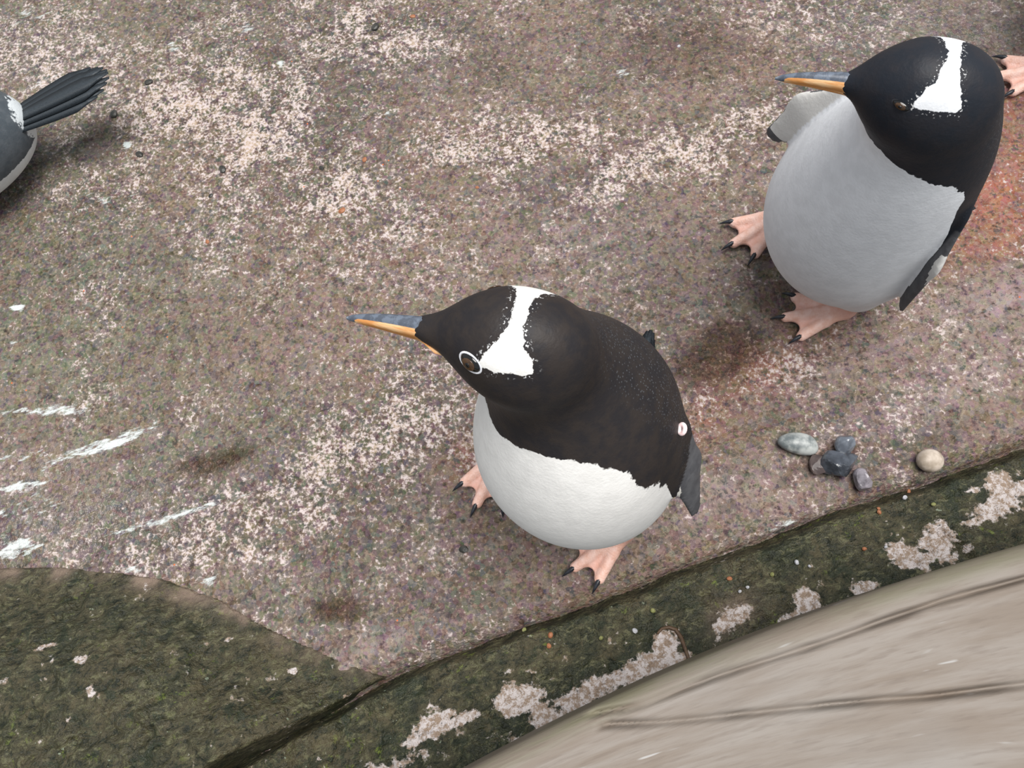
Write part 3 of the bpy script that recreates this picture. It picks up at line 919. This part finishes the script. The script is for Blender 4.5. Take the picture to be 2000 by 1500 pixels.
# --- penguin at the far left, prone, only rump and tail in view
B3 = tuple(at(-122, 290, .1)[:2]); A3 = 205.0
L3 = lambda u, v, z: local(B3, A3, at(u, v, z))
t3 = L3(22, 236, .10)
penguin(B3, A3,
        torso=[(-.10, 0.0, .085, .045), (-.06, 0, .095, .075), (.0, 0, .105, .10), (.10, 0, .115, .11), (.20, 0, .14, .095), (.28, 0, .19, .065), (.33, 0, .23, .05)],
        head=(.37, 0, .26), head_rot=(0, -5, 0),
        flippers=[((.17, .09, .15), (.05, .15, .06), (0, 1, .5), .028), ((.17, -.09, .15), (.05, -.15, .06), (0, -1, .5), .028)],
        feet=[((.04, .05, 0), 0, 1.0), ((.04, -.05, 0), 0, 1.0)],
        tail=(t3, L3(192, 150, .12) - t3, .18, 5),
        mat=MAT['plumage3'], label='slate-grey penguin with dark fanned tail feathers and white-edged rump, lying away', group='penguins on the ledge',
        bib=([0], [.068]), vox=.004, prone=True)

# --- penguin at the far right, only a foot in view
hl = at(2046, 150); B4 = (hl[0] + .05, hl[1] + .075); A4 = 176.0
penguin(B4, A4,
        torso=[(-.075, 0, .075, .050), (-.04, 0, .13, .085), (-.03, 0, .20, .104), (-.03, 0, .29, .10), (-.03, 0, .37, .08), (-.02, 0, .44, .06), (-.01, 0, .50, .048)],
        head=(0, 0, .54), head_rot=(0, -5, 0),
        flippers=[((-.03, .09, .33), (-.05, .155, .18), (0, 1, .3), .028), ((-.03, -.09, .33), (-.05, -.155, .18), (0, -1, .3), .028)],
        feet=[(local(B4, A4, (hl[0], hl[1], 0)), 4, 1.0), (local(B4, A4, (hl[0] + .10, hl[1] + .15, 0)), -6, 1.0)],
        tail=((-.13, 0, .07), (-1, 0, -.3), .15, 15),
        mat=MAT['plumage2'], label='penguin behind the blue-black one, only its pale pink webbed foot showing', group='penguins on the ledge',
        bib=([-.12, -.06, 0, .06, .12], [.32, .41, .44, .41, .32]), vox=.005)

# ------------------------------------------------------------------ flipper tag on the front bird is a part of it
# ------------------------------------------------------------------ pebbles


def pebble(name, u, v, rx, ry, rz, rot, mat, label, cat='pebble', group=None, seed=0, facet=0.0, amp=.12, taper=0.0, lift=0.0, z0=None):
    V, F_ = ball((1, 1, 1), 20, 14)
    V = np.array(V); r = np.random.default_rng(seed)
    k = np.ones(len(V))
    for i in range(5):
        d = unit(r.normal(size=3)); k += amp * r.uniform(-.5, .5) * np.sin(V @ d * r.uniform(1.5, 3.5) + r.uniform(0, 6))
    V = V * k[:, None]
    if facet:
        for i in range(9):
            d = unit(r.normal(size=3) + (0, 0, .3)); c = 1 - facet * r.uniform(.5, 1.0)
            e = V @ d - c; V = V - np.clip(e, 0, None)[:, None] * d
    V[:, 1] *= 1 + taper * V[:, 0]
    V = V * (rx, ry, rz)
    p = at(u, v, rz + lift)
    base = float(np.asarray(floor_z(np.array([p[0]]), np.array([p[1]])))[0]) if z0 is None else z0
    p = at(u, v, base + rz * .8 + lift)
    o = mesh_obj(name, V, F_, mat, smooth=not facet)
    if facet:
        pass
    o.location = (p[0], p[1], base + rz * .8 + lift); o.rotation_euler = (0, 0, math.radians(rot))
    tag(o, label, cat, group)
    return o


PM = dict(
    grey=simple('grey_pebble', (.12, .14, .145), (.42, .44, .43), 60, .42, .5, .2, 5),
    dark=simple('dark_wet_stone', (.035, .04, .05), (.075, .085, .105), 60, .16, .7, .3),
    slate=simple('blue_slate_stone', (.075, .085, .105), (.17, .19, .225), 50, .2, .7, .3),
    brown=simple('brown_stone', (.055, .04, .04), (.10, .075, .07), 60, .4),
    mauve=simple('mauve_stone', (.12, .11, .125), (.30, .275, .31), 60, .3, .5, .3),
    tan=simple('tan_pebble', (.34, .28, .22), (.56, .48, .41), 60, .6, .4, .3),
    orange=simple('orange_grit', (.27, .10, .045), (.36, .16, .08), 80, .6),
    white=simple('white_grit', (.34, .34, .37), (.50, .50, .52), 80, .5),
    black=simple('black_lump', (.025, .025, .022), (.06, .055, .048), 80, .35),
    lime=simple('lime_grit', (.16, .17, .055), (.24, .23, .10), 80, .6),
)
pebble('pebble', 1560, 867, .027, .0155, .012, -12, PM['grey'], 'grey oval pebble with pale veins beside the dark stones', seed=1)
pebble('pebble', 1640, 905, .026, .023, .020, 20, PM['dark'], 'black wet angular stone in the middle of the pebble cluster', seed=2, facet=.42)
pebble('pebble', 1652, 868, .017, .014, .012, 60, PM['slate'], 'blue-grey shiny stone resting against the black angular stone', seed=3, facet=.38, lift=.006)
pebble('pebble', 1600, 905, .017, .015, .011, 70, PM['brown'], 'dull brown stone beside the black angular stone', seed=4, facet=.35)
pebble('pebble', 1684, 938, .013, .017, .014, 10, PM['mauve'], 'small mauve stone at the edge of the kerb crack', seed=5, facet=.3)
pebble('pebble', 1816, 900, .0165, .0155, .014, 0, PM['tan'], 'round pale tan pebble lying alone by the crack', seed=6, amp=.06)

kerb_pts = [(1425, 1130, 'orange', .0045), (1445, 1155, 'white', .003), (1508, 1122, 'lime', .004), (1556, 1098, 'white', .0045), (1581, 1106, 'white', .003), (1688, 1072, 'orange', .004), (1767, 972, 'white', .0045),
            (1775, 960, 'orange', .004), (1717, 1000, 'orange', .0045), (1716, 993, 'orange', .003), (1823, 985, 'lime', .004), (1730, 1068, 'white', .003), (1075, 1240, 'orange', .0055), (1072, 1262, 'orange', .0045),
            (1275, 1193, 'lime', .0045), (1460, 1147, 'white', .003), (1174, 1246, 'lime', .004), (1024, 1230, 'lime', .0045), (1240, 1232, 'white', .005)]
names = dict(orange='tiny orange crumb of grit on the mossy kerb', white='tiny white crumb of grit on the mossy kerb', lime='tiny yellow-green crumb of grit on the mossy kerb')


def kerb_z(x, y):
    x = np.array([x]); y = np.array([y]); s_ = crack_side(x, y) + .004 * fbm(x, x * 0, 14, 4, 61) * math.cos(math.radians(19))
    return float((-.030 + .036 * sstep(.0, .016, s_) + .055 * sstep(.02, .26, s_) + .007 * fbm(x, y, 11, 3, 31) + .0065 * fbm(x, y, 50, 3, 33, .7))[0])


for i, (u, v, c, r) in enumerate(kerb_pts):
    p = at(u, v, .02); z = kerb_z(p[0], p[1]); p = at(u, v, z); z = kerb_z(p[0], p[1])
    pebble('grit_crumb', u, v, r * .8, r * .65, r * .6, i * 37, PM[c], names[c], 'grit', c + ' grit on the kerb', seed=20 + i, facet=.2, z0=z)
floor_pts = [(806, 32, 'orange', .006), (668, 411, 'orange', .0075), (712, 312, 'orange', .006), (405, 472, 'orange', .005), (932, 366, 'orange', .004), (1326, 90, 'white', .004),
             (733, 52, 'black', .010), (434, 330, 'black', .009), (272, 301, 'black', .009), (290, 160, 'black', .009), (412, 382, 'black', .006), (222, 222, 'black', .010), (628, 328, 'black', .006), (905, 1072, 'black', .008)]  # the last black one is a lump added to stand in for a dark pit
fn = dict(orange='small orange chip lying on the brown concrete', white='small white chip lying on the brown concrete', black='small dark lump set in the brown concrete')
for i, (u, v, c, r) in enumerate(floor_pts):
    pebble('floor_chip', u, v, r * .85, r * .65, r * .35, i * 41, PM[c], fn[c], 'stone chip', c + ' chips on the floor', seed=60 + i, facet=.15, lift=-.001)


def strand(name, pts, r0, mat, label, cat):
    P = np.array(pts); K = len(P); n = 6; V = []
    for k in range(K):
        t = unit(P[min(k + 1, K - 1)] - P[max(k - 1, 0)]); s_ = unit(np.cross(t, (0, 0, 1))); u_ = np.cross(s_, t)
        rr = r0 * (.4 + .6 * math.sin(math.pi * (k + .5) / K))
        for j in range(n):
            a = 2 * math.pi * j / n; V.append(P[k] + rr * (math.cos(a) * s_ + math.sin(a) * u_))
    F_ = [(k * n + j, k * n + (j + 1) % n, (k + 1) * n + (j + 1) % n, (k + 1) * n + j) for k in range(K - 1) for j in range(n)]
    F_ += [tuple(range(n))[::-1], tuple(range((K - 1) * n, K * n))]
    return tag(mesh_obj(name, V, F_, mat), label, cat)


pts = []
for u, v in [(1284, 1238), (1292, 1228), (1306, 1225), (1320, 1230), (1330, 1245), (1336, 1262), (1343, 1282), (1350, 1302)]:
    p = at(u, v, .05); z = kerb_z(p[0], p[1]); p = at(u, v, z); pts.append((p[0], p[1], kerb_z(p[0], p[1]) + .0012))
strand('root_strand', pts, .0028, simple('brown_root', (.06, .035, .02), (.11, .065, .035), 90, .6), 'thin brown root curling over the pale patch of the kerb', 'root')
